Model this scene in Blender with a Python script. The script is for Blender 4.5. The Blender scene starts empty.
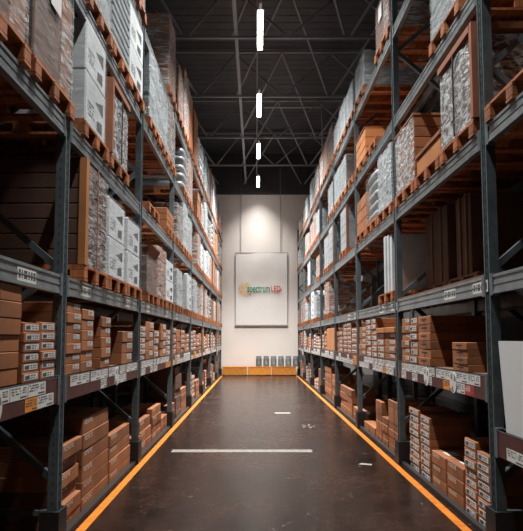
import bpy, math, random
from mathutils import Vector, noise

# ------------------------------------------------------------------ camera, world, lights, exposure
SC = bpy.context.scene
COL = SC.collection
R = math.radians
F_PX, W_PX = 540.0, 523.0
cam = bpy.data.cameras.new('camera')
cam.sensor_fit = 'HORIZONTAL'
cam.sensor_width = 36.0
cam.lens = 36.0 * F_PX / W_PX
cam.shift_x = 5.5 / W_PX
cam.shift_y = 35.2 / W_PX
cam.clip_start = 0.05
cam_o = bpy.data.objects.new('camera', cam)
COL.objects.link(cam_o)
cam_o.location = (0, 0, 1.6)
cam_o.rotation_euler = (R(94), 0, 0)
SC.camera = cam_o

SC.view_settings.view_transform = 'Standard'
SC.view_settings.look = 'None'
SC.view_settings.gamma = 1.0
SC.view_settings.use_curve_mapping = False
SC.view_settings.exposure = -0.08
SC.cycles.diffuse_bounces = 2

wd = bpy.data.worlds.new('world')
SC.world = wd
wd.use_nodes = True
wd.node_tree.nodes['Background'].inputs[0].default_value = (0.80, 0.92, 1.0, 1)
wd.node_tree.nodes['Background'].inputs[1].default_value = 0.02

LAMP_POWER = 370.0
LAMP_SPREAD = 100
LAMP_COLOR = (1.0, 0.97, 0.93)
LAMP_DIM = [0.2, 0.5, 0.75, 1.0, 1.4, 2.25, 0.28]      # how far each lamp is turned up, front to back
LAMP_Z = 8.30
LAMP_Y = [-0.8, 3.0, 6.85, 10.62, 14.42, 18.22, 22.02]   # near end of each lamp
LAMP_X = 0.09

# ------------------------------------------------------------------ materials
def mat(name, col, rough=0.6, metal=0.0, nscale=0.0, namt=0.0, bump=0.0, bscale=None, stretch=None, spec=0.5, coat=0.0):
    m = bpy.data.materials.new(name)
    m.use_nodes = True
    nt = m.node_tree
    b = nt.nodes['Principled BSDF']
    b.inputs['Base Color'].default_value = (*col, 1)
    b.inputs['Roughness'].default_value = rough
    b.inputs['Metallic'].default_value = metal
    b.inputs['Specular IOR Level'].default_value = spec
    if nscale:
        tc = nt.nodes.new('ShaderNodeTexCoord')
        src = tc.outputs['Object']
        if stretch:
            mp = nt.nodes.new('ShaderNodeMapping')
            mp.inputs['Scale'].default_value = stretch
            nt.links.new(src, mp.inputs['Vector'])
            src = mp.outputs['Vector']
        n = nt.nodes.new('ShaderNodeTexNoise')
        n.inputs['Scale'].default_value = nscale
        n.inputs['Detail'].default_value = 5
        nt.links.new(src, n.inputs['Vector'])
        if namt:
            oi = nt.nodes.new('ShaderNodeObjectInfo')
            add = nt.nodes.new('ShaderNodeMath'); add.operation = 'MULTIPLY_ADD'
            add.inputs[1].default_value = 0.35
            nt.links.new(oi.outputs['Random'], add.inputs[0])
            nt.links.new(n.outputs['Fac'], add.inputs[2])
            rp = nt.nodes.new('ShaderNodeValToRGB')
            e = rp.color_ramp.elements
            e[0].position = 0.35; e[1].position = 0.95
            e[0].color = (*[c * (1 - namt) for c in col], 1)
            e[1].color = (*[min(1, c * (1 + namt)) for c in col], 1)
            nt.links.new(add.outputs[0], rp.inputs['Fac'])
            nt.links.new(rp.outputs['Color'], b.inputs['Base Color'])
        if bump:
            bp = nt.nodes.new('ShaderNodeBump')
            bp.inputs['Strength'].default_value = bump
            bp.inputs['Distance'].default_value = 0.02
            nt.links.new(n.outputs['Fac'], bp.inputs['Height'])
            nt.links.new(bp.outputs['Normal'], b.inputs['Normal'])
    return m

M = {}
M['steel'] = mat('grey_blue_steel_paint', (0.095, 0.122, 0.135), 0.38, 0.2, 9, 0.35)
M['beam'] = mat('grey_beam_paint', (0.175, 0.20, 0.21), 0.36, 0.2, 7, 0.4)
M['hole'] = mat('slot_black', (0.012, 0.013, 0.014), 0.8)
M['zinc'] = mat('bare_zinc_edge', (0.45, 0.47, 0.48), 0.35, 0.6)
M['guard'] = mat('black_guard_paint', (0.018, 0.02, 0.022), 0.5, 0.2)
M['maroon'] = mat('dark_maroon_board', (0.085, 0.028, 0.026), 0.55, 0, 6, 0.3)
M['wood'] = mat('orange_pallet_wood', (0.30, 0.095, 0.028), 0.7, 0, 5, 0.55, 0.3, stretch=(6, 1, 1))
M['wood_shaded'] = mat('shaded_grey_brown_pallet_wood', (0.10, 0.058, 0.038), 0.75, 0, 5, 0.5, stretch=(6, 1, 1))  # pallet wood with the shade of the rack interior put into its colour
M['wood_dark'] = mat('dull_shelf_board', (0.14, 0.075, 0.045), 0.75, 0, 5, 0.4, stretch=(6, 1, 1))
M['carton'] = mat('brown_cardboard', (0.26, 0.095, 0.034), 0.72, 0, 3, 0.45)
M['carton_dark'] = mat('dull_and_shaded_cardboard', (0.10, 0.05, 0.032), 0.75, 0, 3, 0.35)  # dull board; on dim and edge loads its dark tone paints in shade
M['carton_orange'] = mat('orange_cardboard', (0.42, 0.165, 0.05), 0.7, 0, 3, 0.25)
M['tape'] = mat('brown_parcel_tape', (0.19, 0.075, 0.034), 0.25, 0)
M['white'] = mat('white_label_paper', (0.60, 0.60, 0.585), 0.6, 0, 8, 0.12)
M['ink'] = mat('black_ink', (0.06, 0.06, 0.065), 0.6)
M['cream_ink'] = mat('pale_print', (0.80, 0.72, 0.64), 0.6)
M['label_orange'] = mat('orange_label', (0.75, 0.27, 0.03), 0.5)
M['label_red'] = mat('red_label', (0.45, 0.05, 0.04), 0.5)
M['white_box'] = mat('white_carton_board', (0.52, 0.57, 0.59), 0.5, 0, 4, 0.2)
M['grey_box'] = mat('grey_carton_board', (0.24, 0.28, 0.30), 0.5, 0, 4, 0.3)
M['grey_sack'] = mat('grey_plastic_sack', (0.25, 0.285, 0.30), 0.35, 0, 10, 0.35, 0.5)
M['edge'] = mat('rust_edge_board', (0.24, 0.085, 0.04), 0.7, 0, 4, 0.35)
M['strap'] = mat('black_strap', (0.02, 0.02, 0.022), 0.4)
M['wall'] = mat('off_white_wall_paint', (0.80, 0.745, 0.70), 0.75, 0, 0.7, 0.06)
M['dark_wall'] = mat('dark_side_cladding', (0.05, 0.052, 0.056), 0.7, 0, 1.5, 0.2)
M['roof'] = mat('dark_roof_deck', (0.06, 0.064, 0.07), 0.6, 0.0, 1.5, 0.3)
M['truss'] = mat('truss_paint', (0.24, 0.26, 0.285), 0.5, 0.0)
M['pipe'] = mat('pipe_paint', (0.30, 0.31, 0.33), 0.4, 0.3)
M['lamp_body'] = mat('lamp_housing_paint', (0.5, 0.5, 0.5), 0.4)
M['orange_paint'] = mat('orange_floor_paint', (0.50, 0.15, 0.012), 0.4, 0, 14, 0.45)
M['white_paint'] = mat('worn_white_floor_paint', (0.20, 0.185, 0.165), 0.5, 0, 18, 0.6)
M['banner'] = mat('white_banner_cloth', (0.78, 0.755, 0.73), 0.55, 0, 2, 0.05)
M['banner_edge'] = mat('grey_banner_batten', (0.30, 0.29, 0.29), 0.5)
M['green'] = mat('green_letter', (0.035, 0.25, 0.10), 0.5)
M['redlet'] = mat('red_letter', (0.65, 0.07, 0.04), 0.5)
M['dot_o'] = mat('orange_dot', (0.85, 0.33, 0.03), 0.5)
M['dot_y'] = mat('yellow_dot', (0.85, 0.58, 0.10), 0.5)
M['drum'] = mat('grey_canister_plastic', (0.16, 0.17, 0.17), 0.45, 0, 6, 0.3)
M['bumper'] = mat('yellow_timber', (0.46, 0.17, 0.022), 0.6, 0, 5, 0.6, stretch=(1, 6, 6))
M['panel'] = mat('white_sheet_panel', (0.62, 0.65, 0.67), 0.35)

def lamp_glow():
    m = bpy.data.materials.new('lamp_diffuser')
    m.use_nodes = True
    nt = m.node_tree
    nt.nodes.clear()
    e = nt.nodes.new('ShaderNodeEmission')
    e.inputs[0].default_value = (1, 0.98, 0.95, 1)
    e.inputs[1].default_value = 14.0
    o = nt.nodes.new('ShaderNodeOutputMaterial')
    nt.links.new(e.outputs[0], o.inputs[0])
    return m
M['glow'] = lamp_glow()

def film(name, lo, hi, col, rot=12, scl=(1.6, 2.2, 12)):
    """clear stretch film: creased, partly see-through"""
    m = bpy.data.materials.new(name)
    m.use_nodes = True
    nt = m.node_tree
    b = nt.nodes['Principled BSDF']
    b.inputs['Base Color'].default_value = (*col, 1)
    b.inputs['Roughness'].default_value = 0.22
    tc = nt.nodes.new('ShaderNodeTexCoord')
    mp = nt.nodes.new('ShaderNodeMapping')
    mp.inputs['Rotation'].default_value = (R(rot), 0, R(10))
    mp.inputs['Scale'].default_value = scl
    nt.links.new(tc.outputs['Object'], mp.inputs['Vector'])
    n = nt.nodes.new('ShaderNodeTexNoise')
    n.inputs['Scale'].default_value = 2.6
    n.inputs['Detail'].default_value = 6
    n.inputs['Roughness'].default_value = 0.65
    n.inputs['Distortion'].default_value = 0.8
    nt.links.new(mp.outputs['Vector'], n.inputs['Vector'])
    rp = nt.nodes.new('ShaderNodeMapRange')
    rp.inputs['From Min'].default_value = 0.44
    rp.inputs['From Max'].default_value = 0.60
    rp.inputs['To Min'].default_value = lo
    rp.inputs['To Max'].default_value = hi
    nt.links.new(n.outputs['Fac'], rp.inputs['Value'])
    nt.links.new(rp.outputs['Result'], b.inputs['Alpha'])
    bp = nt.nodes.new('ShaderNodeBump')
    bp.inputs['Strength'].default_value = 0.9
    bp.inputs['Distance'].default_value = 0.03
    nt.links.new(n.outputs['Fac'], bp.inputs['Height'])
    nt.links.new(bp.outputs['Normal'], b.inputs['Normal'])
    return m
M['film'] = film('clear_stretch_film', 0.02, 0.72, (0.56, 0.61, 0.63))
M['film_white'] = film('crumpled_white_film', 0.15, 0.92, (0.58, 0.63, 0.65), 20, (3, 4, 9))
M['film_thin'] = film('thin_stretch_film', 0.03, 0.26, (0.55, 0.58, 0.6))

def floor_mat():
    m = bpy.data.materials.new('dark_polished_floor')
    m.use_nodes = True
    nt = m.node_tree
    b = nt.nodes['Principled BSDF']
    tc = nt.nodes.new('ShaderNodeTexCoord')
    n1 = nt.nodes.new('ShaderNodeTexNoise'); n1.inputs['Scale'].default_value = 0.9; n1.inputs['Detail'].default_value = 8; n1.inputs['Roughness'].default_value = 0.7
    n2 = nt.nodes.new('ShaderNodeTexNoise'); n2.inputs['Scale'].default_value = 7; n2.inputs['Detail'].default_value = 8; n2.inputs['Roughness'].default_value = 0.75
    for n in (n1, n2): nt.links.new(tc.outputs['Object'], n.inputs['Vector'])
    mx = nt.nodes.new('ShaderNodeMix'); mx.data_type = 'FLOAT'; mx.inputs[0].default_value = 0.5
    nt.links.new(n1.outputs['Fac'], mx.inputs[2]); nt.links.new(n2.outputs['Fac'], mx.inputs[3])
    rp = nt.nodes.new('ShaderNodeValToRGB')
    e = rp.color_ramp.elements
    e[0].position = 0.40; e[0].color = (0.007, 0.004, 0.0032, 1)
    e[1].position = 0.62; e[1].color = (0.034, 0.016, 0.0105, 1)
    nt.links.new(mx.outputs[0], rp.inputs['Fac'])
    # scratches: thin bright scuffs
    mp = nt.nodes.new('ShaderNodeMapping'); mp.inputs['Scale'].default_value = (1.0, 0.25, 1); mp.inputs['Rotation'].default_value = (0, 0, R(24))
    nt.links.new(tc.outputs['Object'], mp.inputs['Vector'])
    v = nt.nodes.new('ShaderNodeTexVoronoi'); v.feature = 'DISTANCE_TO_EDGE'; v.inputs['Scale'].default_value = 2.2
    nt.links.new(mp.outputs['Vector'], v.inputs['Vector'])
    lt = nt.nodes.new('ShaderNodeMapRange'); lt.inputs['From Min'].default_value = 0.0; lt.inputs['From Max'].default_value = 0.012; lt.inputs['To Min'].default_value = 1; lt.inputs['To Max'].default_value = 0
    nt.links.new(v.outputs['Distance'], lt.inputs['Value'])
    gt = nt.nodes.new('ShaderNodeMapRange'); gt.inputs['From Min'].default_value = 0.56; gt.inputs['From Max'].default_value = 0.66
    nt.links.new(n2.outputs['Fac'], gt.inputs['Value'])
    ml = nt.nodes.new('ShaderNodeMath'); ml.operation = 'MULTIPLY'
    nt.links.new(lt.outputs['Result'], ml.inputs[0]); nt.links.new(gt.outputs['Result'], ml.inputs[1])
    m2 = nt.nodes.new('ShaderNodeMix'); m2.data_type = 'RGBA'
    nt.links.new(ml.outputs[0], m2.inputs[0]); nt.links.new(rp.outputs['Color'], m2.inputs[6]); m2.inputs[7].default_value = (0.22, 0.175, 0.145, 1)
    nt.links.new(m2.outputs[2], b.inputs['Base Color'])
    r = nt.nodes.new('ShaderNodeMapRange'); r.inputs['To Min'].default_value = 0.12; r.inputs['To Max'].default_value = 0.40
    nt.links.new(mx.outputs[0], r.inputs['Value']); nt.links.new(r.outputs['Result'], b.inputs['Roughness'])
    b.inputs['Specular IOR Level'].default_value = 0.36
    return m
M['floor'] = floor_mat()

# ------------------------------------------------------------------ mesh helpers
class MB:
    def __init__(s):
        s.v, s.f, s.m, s.mats = [], [], [], []
    def mi(s, k):
        if k not in s.mats: s.mats.append(k)
        return s.mats.index(k)
    def quad(s, pts, k):
        n = len(s.v); s.v += [tuple(p) for p in pts]; s.f.append(tuple(range(n, n + len(pts)))); s.m.append(s.mi(k)); return s
    def box(s, x0, x1, y0, y1, z0, z1, k):
        n = len(s.v)
        s.v += [(x0, y0, z0), (x1, y0, z0), (x1, y1, z0), (x0, y1, z0), (x0, y0, z1), (x1, y0, z1), (x1, y1, z1), (x0, y1, z1)]
        for f in ((0, 3, 2, 1), (4, 5, 6, 7), (0, 1, 5, 4), (1, 2, 6, 5), (2, 3, 7, 6), (3, 0, 4, 7)):
            s.f.append(tuple(n + i for i in f)); s.m.append(s.mi(k))
        return s
    def cbox(s, x0, x1, y0, y1, z0, z1, k, c=0.006):
        """box with chamfered edges"""
        n = len(s.v); mi = s.mi(k)
        idx = {}
        for sx in (0, 1):
            for sy in (0, 1):
                for sz in (0, 1):
                    X, Y, Z = (x0, x1)[sx], (y0, y1)[sy], (z0, z1)[sz]
                    dx, dy, dz = (c, -c)[sx], (c, -c)[sy], (c, -c)[sz]
                    for a, p in (('x', (X, Y + dy, Z + dz)), ('y', (X + dx, Y, Z + dz)), ('z', (X + dx, Y + dy, Z))):
                        idx[(sx, sy, sz, a)] = len(s.v); s.v.append(p)
        def add(ids, out):
            P = [Vector(s.v[i]) for i in ids]
            nn = (P[1] - P[0]).cross(P[2] - P[0])
            if nn.dot(Vector(out)) < 0: ids = ids[::-1]
            s.f.append(tuple(ids)); s.m.append(mi)
        o = (-1, 1)
        for a, ax in (('x', 0), ('y', 1), ('z', 2)):
            for q in (0, 1):
                ids = []
                for u, w in ((0, 0), (1, 0), (1, 1), (0, 1)):
                    t = [u, w]; t.insert(ax, q); ids.append(idx[(*t, a)])
                d = [0, 0, 0]; d[ax] = o[q]; add(ids, d)
        for ax, (a, b) in ((2, ('x', 'y')), (1, ('x', 'z')), (0, ('y', 'z'))):
            for u in (0, 1):
                for w in (0, 1):
                    t0 = [u, w]; t0.insert(ax, 0); t1 = [u, w]; t1.insert(ax, 1)
                    ids = [idx[(*t0, a)], idx[(*t1, a)], idx[(*t1, b)], idx[(*t0, b)]]
                    d = [o[u], o[w]]; d.insert(ax, 0); add(ids, d)
        for sx in (0, 1):
            for sy in (0, 1):
                for sz in (0, 1):
                    add([idx[(sx, sy, sz, a)] for a in 'xyz'], (o[sx], o[sy], o[sz]))
        return s
    def bar(s, a, b, w, h, k):
        """square bar between two points"""
        a, b = Vector(a), Vector(b); d = (b - a).normalized()
        up = Vector((0, 0, 1)) if abs(d.z) < 0.95 else Vector((0, 1, 0))
        r = d.cross(up).normalized(); u = r.cross(d).normalized()
        n = len(s.v)
        for p in (a, b):
            for i, j in ((-1, -1), (1, -1), (1, 1), (-1, 1)):
                s.v.append(tuple(p + r * (i * w / 2) + u * (j * h / 2)))
        for f in ((0, 3, 2, 1), (4, 5, 6, 7), (0, 1, 5, 4), (1, 2, 6, 5), (2, 3, 7, 6), (3, 0, 4, 7)):
            s.f.append(tuple(n + i for i in f)[::-1]); s.m.append(s.mi(k))
        return s
    def tube(s, a, b, r, k, seg=10):
        a, b = Vector(a), Vector(b); d = (b - a).normalized()
        up = Vector((0, 0, 1)) if abs(d.z) < 0.95 else Vector((0, 1, 0))
        e1 = d.cross(up).normalized(); e2 = e1.cross(d)
        n = len(s.v)
        for p in (a, b):
            for i in range(seg):
                t = 2 * math.pi * i / seg
                s.v.append(tuple(p + e1 * (r * math.cos(t)) + e2 * (r * math.sin(t))))
        for i in range(seg):
            j = (i + 1) % seg
            s.f.append((n + i, n + j, n + seg + j, n + seg + i)); s.m.append(s.mi(k))
        s.f.append(tuple(n + i for i in range(seg))[::-1]); s.m.append(s.mi(k))
        s.f.append(tuple(n + seg + i for i in range(seg))); s.m.append(s.mi(k))
        return s
    def lathe(s, prof, k, seg=16, c=(0, 0)):
        n = len(s.v)
        for r, z in prof:
            for i in range(seg):
                t = 2 * math.pi * i / seg
                s.v.append((c[0] + r * math.cos(t), c[1] + r * math.sin(t), z))
        for q in range(len(prof) - 1):
            for i in range(seg):
                j = (i + 1) % seg
                s.f.append((n + q * seg + i, n + q * seg + j, n + (q + 1) * seg + j, n + (q + 1) * seg + i)); s.m.append(s.mi(k))
        s.f.append(tuple(n + i for i in range(seg))[::-1]); s.m.append(s.mi(k))
        t = n + (len(prof) - 1) * seg
        s.f.append(tuple(t + i for i in range(seg))); s.m.append(s.mi(k))
        return s
    def grid(s, fn, nu, nv, k):
        n = len(s.v)
        for i in range(nu + 1):
            for j in range(nv + 1):
                s.v.append(tuple(fn(i / nu, j / nv)))
        for i in range(nu):
            for j in range(nv):
                a = n + i * (nv + 1) + j
                s.f.append((a, a + 1, a + nv + 2, a + nv + 1)); s.m.append(s.mi(k))
        return s
    def mesh(s, name, smooth=False):
        me = bpy.data.meshes.new(name)
        me.from_pydata(s.v, [], s.f)
        for k in s.mats: me.materials.append(M[k])
        me.polygons.foreach_set('material_index', s.m)
        if smooth: me.polygons.foreach_set('use_smooth', [True] * len(s.f))
        me.update()
        return me

def link(name, data, parent=None, loc=(0, 0, 0), rz=0.0):
    o = bpy.data.objects.new(name, data)
    COL.objects.link(o)
    o.location = loc
    o.rotation_euler = (0, 0, rz)
    if parent: o.parent = parent
    return o

def tag(o, label, cat, group=None, kind=None):
    o['label'] = label; o['category'] = cat
    if group: o['group'] = group
    if kind: o['kind'] = kind
    return o

def struct(name, mb, smooth=False):
    o = link(name, mb.mesh(name, smooth)); o['kind'] = 'structure'; return o

CACHE = {}
def cached(key, fn):
    if key not in CACHE: CACHE[key] = fn()
    return CACHE[key]

ORD = ['zeroth', 'first', 'second', 'third', 'fourth', 'fifth', 'sixth', 'seventh', 'eighth', 'ninth', 'tenth']

# ------------------------------------------------------------------ setting
WALL_Y, WX, ROOF_Z, Y0 = 24.15, 5.2, 9.9, -10.0
struct('floor', MB().box(-WX, WX, Y0, WALL_Y, -0.1, 0, 'floor'))
struct('wall_back', MB().box(-WX, WX, WALL_Y, WALL_Y + 0.15, -0.1, ROOF_Z + 0.6, 'wall'))
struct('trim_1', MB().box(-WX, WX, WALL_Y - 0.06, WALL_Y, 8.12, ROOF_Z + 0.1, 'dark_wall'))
struct('wall_left', MB().box(-WX - 0.15, -WX, Y0, WALL_Y, -0.1, ROOF_Z + 0.6, 'dark_wall'))
struct('wall_right', MB().box(WX, WX + 0.15, Y0, WALL_Y, -0.1, ROOF_Z + 0.6, 'dark_wall'))
struct('wall_front', MB().box(-WX, WX, Y0 - 0.15, Y0, -0.1, ROOF_Z + 0.6, 'dark_wall'))
mb = MB()
mb.box(-WX, WX, Y0, WALL_Y, ROOF_Z + 0.1, ROOF_Z + 0.3, 'roof')
y = 2.0
while y < WALL_Y - 0.2:                                # ribs of the metal roof deck
    mb.box(-WX, WX, y, y + 0.14, ROOF_Z + 0.09, ROOF_Z + 0.1, 'roof'); y += 0.32
struct('ceiling', mb)
# painted lines
struct('floor_marking_orange_left', MB().box(-1.505, -1.425, 1.0, 23.4, 0, 0.002, 'orange_paint'))
struct('floor_marking_orange_right', MB().box(1.72, 1.80, 1.0, 23.4, 0, 0.002, 'orange_paint'))
struct('floor_marking_white_bar', MB().box(-1.2, 0.80, 7.74, 7.92, 0, 0.002, 'white_paint'))
struct('floor_marking_white_dash', MB().box(0.40, 0.74, 11.65, 11.85, 0, 0.002, 'white_paint'))
mb = MB()
for k in range(5):
    a = k * 2 * math.pi / 5
    mb.quad([(0.95 + 0.09 * math.cos(a) * 0.3, 10.0 + 0.09 * math.sin(a) * 0.3, 0.002), (0.95 + 0.13 * math.cos(a + .15), 10.0 + 0.2 * math.sin(a + .15), 0.002), (0.95 + 0.13 * math.cos(a - .15), 10.0 + 0.2 * math.sin(a - .15), 0.002)], 'white_paint')
mb.quad([(1.30, 7.0, .002), (1.46, 6.95, .002), (1.48, 7.02, .002), (1.36, 7.08, .002)], 'white_paint')
struct('floor_marking_scuffs', mb)

# roof trusses
def truss(y):
    t = link('roof_truss', None, loc=(0, y, 0))
    zl, zt = 8.55, ROOF_Z
    link('bottom_chord', MB().box(-WX, WX, -0.03, 0.03, zl - 0.025, zl + 0.025, 'truss').mesh('bottom_chord'), t)
    link('top_chord', MB().box(-WX, WX, -0.04, 0.04, zt - 0.05, zt, 'truss').mesh('top_chord'), t)
    xs = [-4.6, -3.1, -1.6, -0.6, 0.75, 2.2, 3.5, 4.8]
    for i in range(len(xs) - 1):
        a, b = (zl, zt - .08) if i % 2 == 0 else (zt - .08, zl)
        link('web_bar', MB().bar((xs[i], 0, a), (xs[i + 1], 0, b), 0.04, 0.04, 'truss').mesh('web_bar'), t)
    t['kind'] = 'structure'
    for c in t.children: c['kind'] = 'structure'
for y in (2.8, 5.9, 9.0, 12.05, 15.1, 18.3, 21.3): truss(y)
mb = MB()
for y0, y1 in ((2.8, 5.9), (5.9, 9.0), (9.0, 12.05), (12.05, 15.1), (15.1, 18.3), (18.3, 21.3), (21.3, 24.1)):
    ym = (y0 + y1) / 2
    for xa in (-3.0, 0.75, 3.5):
        mb.bar((xa, y0, 9.85), (xa + 1.3, y1, 8.6), 0.045, 0.045, 'truss')
        mb.bar((xa, y0, 9.85), (xa - 1.3, y1, 8.6), 0.045, 0.045, 'truss')
struct('ceiling_bracing', mb)
struct('ceiling_runway_bar', MB().box(-0.50, -0.42, 2.0, WALL_Y, 8.62, 8.72, 'truss'))
p = link('pipe_riser', MB().tube((1.98, 15.72, 6.40), (1.98, 15.72, 8.52), 0.022, 'pipe').tube((1.98, 15.72, 8.5), (0.22, 15.72, 8.5), 0.022, 'pipe').tube((0.22, 15.72, 8.5), (0.22, 15.72, 8.6), 0.02, 'pipe').mesh('pipe_riser'))
p['kind'] = 'structure'
mb = MB()
mb.tube((0.03, 2, 8.5), (0.03, WALL_Y, 8.5), 0.015, 'pipe')
struct('ceiling_lamp_rail', mb)

# ------------------------------------------------------------------ lamps
lamp_place = ['', 'strip lamp over the aisle above the picture top, near the camera', 'bright strip lamp above the aisle just beyond the picture top', 'largest bright strip lamp, nearest of the four over the aisle',
              'second bright strip lamp over the aisle, beside thin square pipe', 'third strip lamp over the aisle, second from the back wall', 'smallest bright strip lamp, right before the white back wall']
for i, y in enumerate(LAMP_Y):
    t = link('strip_lamp', None, loc=(LAMP_X, y, LAMP_Z))
    tag(t, lamp_place[i] or 'strip lamp over the aisle behind the camera', 'lamp', 'strip lamps over the aisle')
    w = 0.055
    b = MB().box(-w - .015, w + .015, -0.02, 1.52, 0.004, 0.07, 'lamp_body')
    link('housing', cached('lh', lambda: b.mesh('housing')), t)
    link('diffuser', cached('lg', lambda: MB().box(-w, w, 0, 1.5, -0.012, 0.004, 'glow').mesh('diffuser')), t)
    link('hanger', cached('lr', lambda: MB().box(-.03, .03, -0.25, -0.02, 0.0, 0.06, 'lamp_body').tube((-0.06, .3, .07), (-0.06, .3, .21), .006, 'pipe', 6).tube((-0.06, 1.2, .07), (-0.06, 1.2, .21), .006, 'pipe', 6).mesh('hanger')), t)
    L = bpy.data.lights.new('strip_light', 'AREA')
    L.shape = 'RECTANGLE'; L.size = 2 * w; L.size_y = 1.5
    L.energy = LAMP_POWER * LAMP_DIM[i]; L.color = LAMP_COLOR; L.spread = R(LAMP_SPREAD)
    lo = link('strip_light', L, t, (0, 0.75, -0.016))

# ------------------------------------------------------------------ racks
LVLS = {-1: {'A': 1.30, 'B': 2.10, 'C': 3.38, 'D': 4.61, 'E': 5.86}, 1: {'A': 1.30, 'B': 2.10, 'C': 3.31, 'D': 4.56, 'E': 5.80}}
BAY0, BAY, NB = 4.3, 2.8, 7
XL, XR = -1.53, 1.85
DEPTH = 1.08

def post_mesh(z1, holes, face):
    """upright post, aisle face at local x = 0, body towards -x (face=+1)"""
    m = MB()
    m.box(-0.075, 0, -0.05, -0.034, 0, z1, 'steel')
    m.box(-0.075, 0, 0.034, 0.05, 0, z1, 'steel')
    m.box(-0.075, -0.012, -0.034, -0.012, 0, z1, 'steel')
    m.box(-0.075, -0.012, 0.012, 0.034, 0, z1, 'steel')
    m.box(-0.075, -0.03, -0.012, 0.012, 0, z1, 'steel')
    m.box(-0.10, 0.010, -0.065, 0.065, 0, 0.012, 'steel')
    if holes:
        z = 0.3
        while z < z1 - 0.1:
            for yy in (-0.023, 0.023):
                m.box(-0.013, -0.0115, yy - .006, yy + .006, z, z + .03, 'hole')
            m.box(-0.042, -0.034, -0.0508, -0.0495, z + .02, z + .04, 'hole')
            z += 0.075
    return m.mesh('post')

def beam_mesh(kind, L):
    """front beam, top at z = 0, face at x = 0, runs y 0..L"""
    m = MB()
    h = 0.15
    if kind == 'label':
        h = 0.20
        m.box(-0.05, -0.004, 0, L, -h, 0, 'maroon')
        m.box(-0.052, -0.002, 0, L, -0.006, 0.0, 'beam')
    else:
        m.box(-0.05, -0.006, 0, L, -h, -0.0, 'beam')
        m.box(-0.006, 0, 0, L, -0.022, -0.0, 'beam')
        m.box(-0.006, 0, 0, L, -h, -h + 0.022, 'beam')
        m.box(-0.006, -0.002, 0, L, -h * 0.5 - .006, -h * .5 + .006, 'beam')
    for a in (0, L - 0.05):
        m.box(-0.055, 0.003, a, a + 0.05, -h - .012, 0.012, 'steel')
    return m.mesh('beam')

rng = random.Random(5)
def glyphs(m, x, y0, y1, z0, z1, k, rows, r, sign=1):
    """little rows of printed marks on a face at constant x"""
    hz = (z1 - z0) / rows
    for q in range(rows):
        y = y0
        zb = z0 + hz * q + hz * 0.22; zt = zb + hz * 0.56
        while y < y1 - 0.008:
            w = r.uniform(0.25, 0.8) * (zt - zb) + 0.004
            if r.random() < 0.8:
                m.quad([(x, y, zb), (x, min(y1, y + w), zb), (x, min(y1, y + w), zt), (x, y, zt)], k)
            y += w + (zt - zb) * 0.22

def label_mesh(w, h, style, seed):
    r = random.Random(seed)
    m = MB()
    base = {'w': 'white', 'o': 'label_orange', 'r': 'label_red'}[style]
    m.box(0, 0.0015, 0, w, 0, h, base)
    glyphs(m, 0.002, w * .06, w * .6, h * .35, h * .95, 'ink' if style != 'r' else 'white', 3, r)
    m.quad([(0.002, w * .55, h * .10), (0.002, w * .93, h * .10), (0.002, w * .93, h * .22), (0.002, w * .55, h * .22)], 'ink')
    glyphs(m, 0.002, w * .68, w * .92, h * .4, h * .9, 'ink', 3, r)
    return m.mesh('shelf_label')

def disc_mesh():
    m = MB(); n = 20
    m.quad([(0.004, 0.085 * math.cos(2 * math.pi * i / n), 0.10 * math.sin(2 * math.pi * i / n)) for i in range(n)], 'white')
    m.quad([(0, 0.085 * math.cos(2 * math.pi * i / n), 0.10 * math.sin(2 * math.pi * i / n)) for i in range(n)][::-1], 'white')
    for i in range(n):
        a, b = 2 * math.pi * i / n, 2 * math.pi * (i + 1) / n
        m.quad([(0, .085 * math.cos(a), .10 * math.sin(a)), (0, .085 * math.cos(b), .10 * math.sin(b)), (.004, .085 * math.cos(b), .10 * math.sin(b)), (.004, .085 * math.cos(a), .10 * math.sin(a))], 'white')
    for a0 in (0.6, 2.3, 4.4):
        m.quad([(0.0045, 0.02 * math.cos(a0), 0.024 * math.sin(a0)), (0.0045, .075 * math.cos(a0 - .45), .09 * math.sin(a0 - .45)), (0.0045, .078 * math.cos(a0), .092 * math.sin(a0)), (0.0045, .075 * math.cos(a0 + .45), .09 * math.sin(a0 + .45))], 'drum')
    return m.mesh('round_tag')

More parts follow.
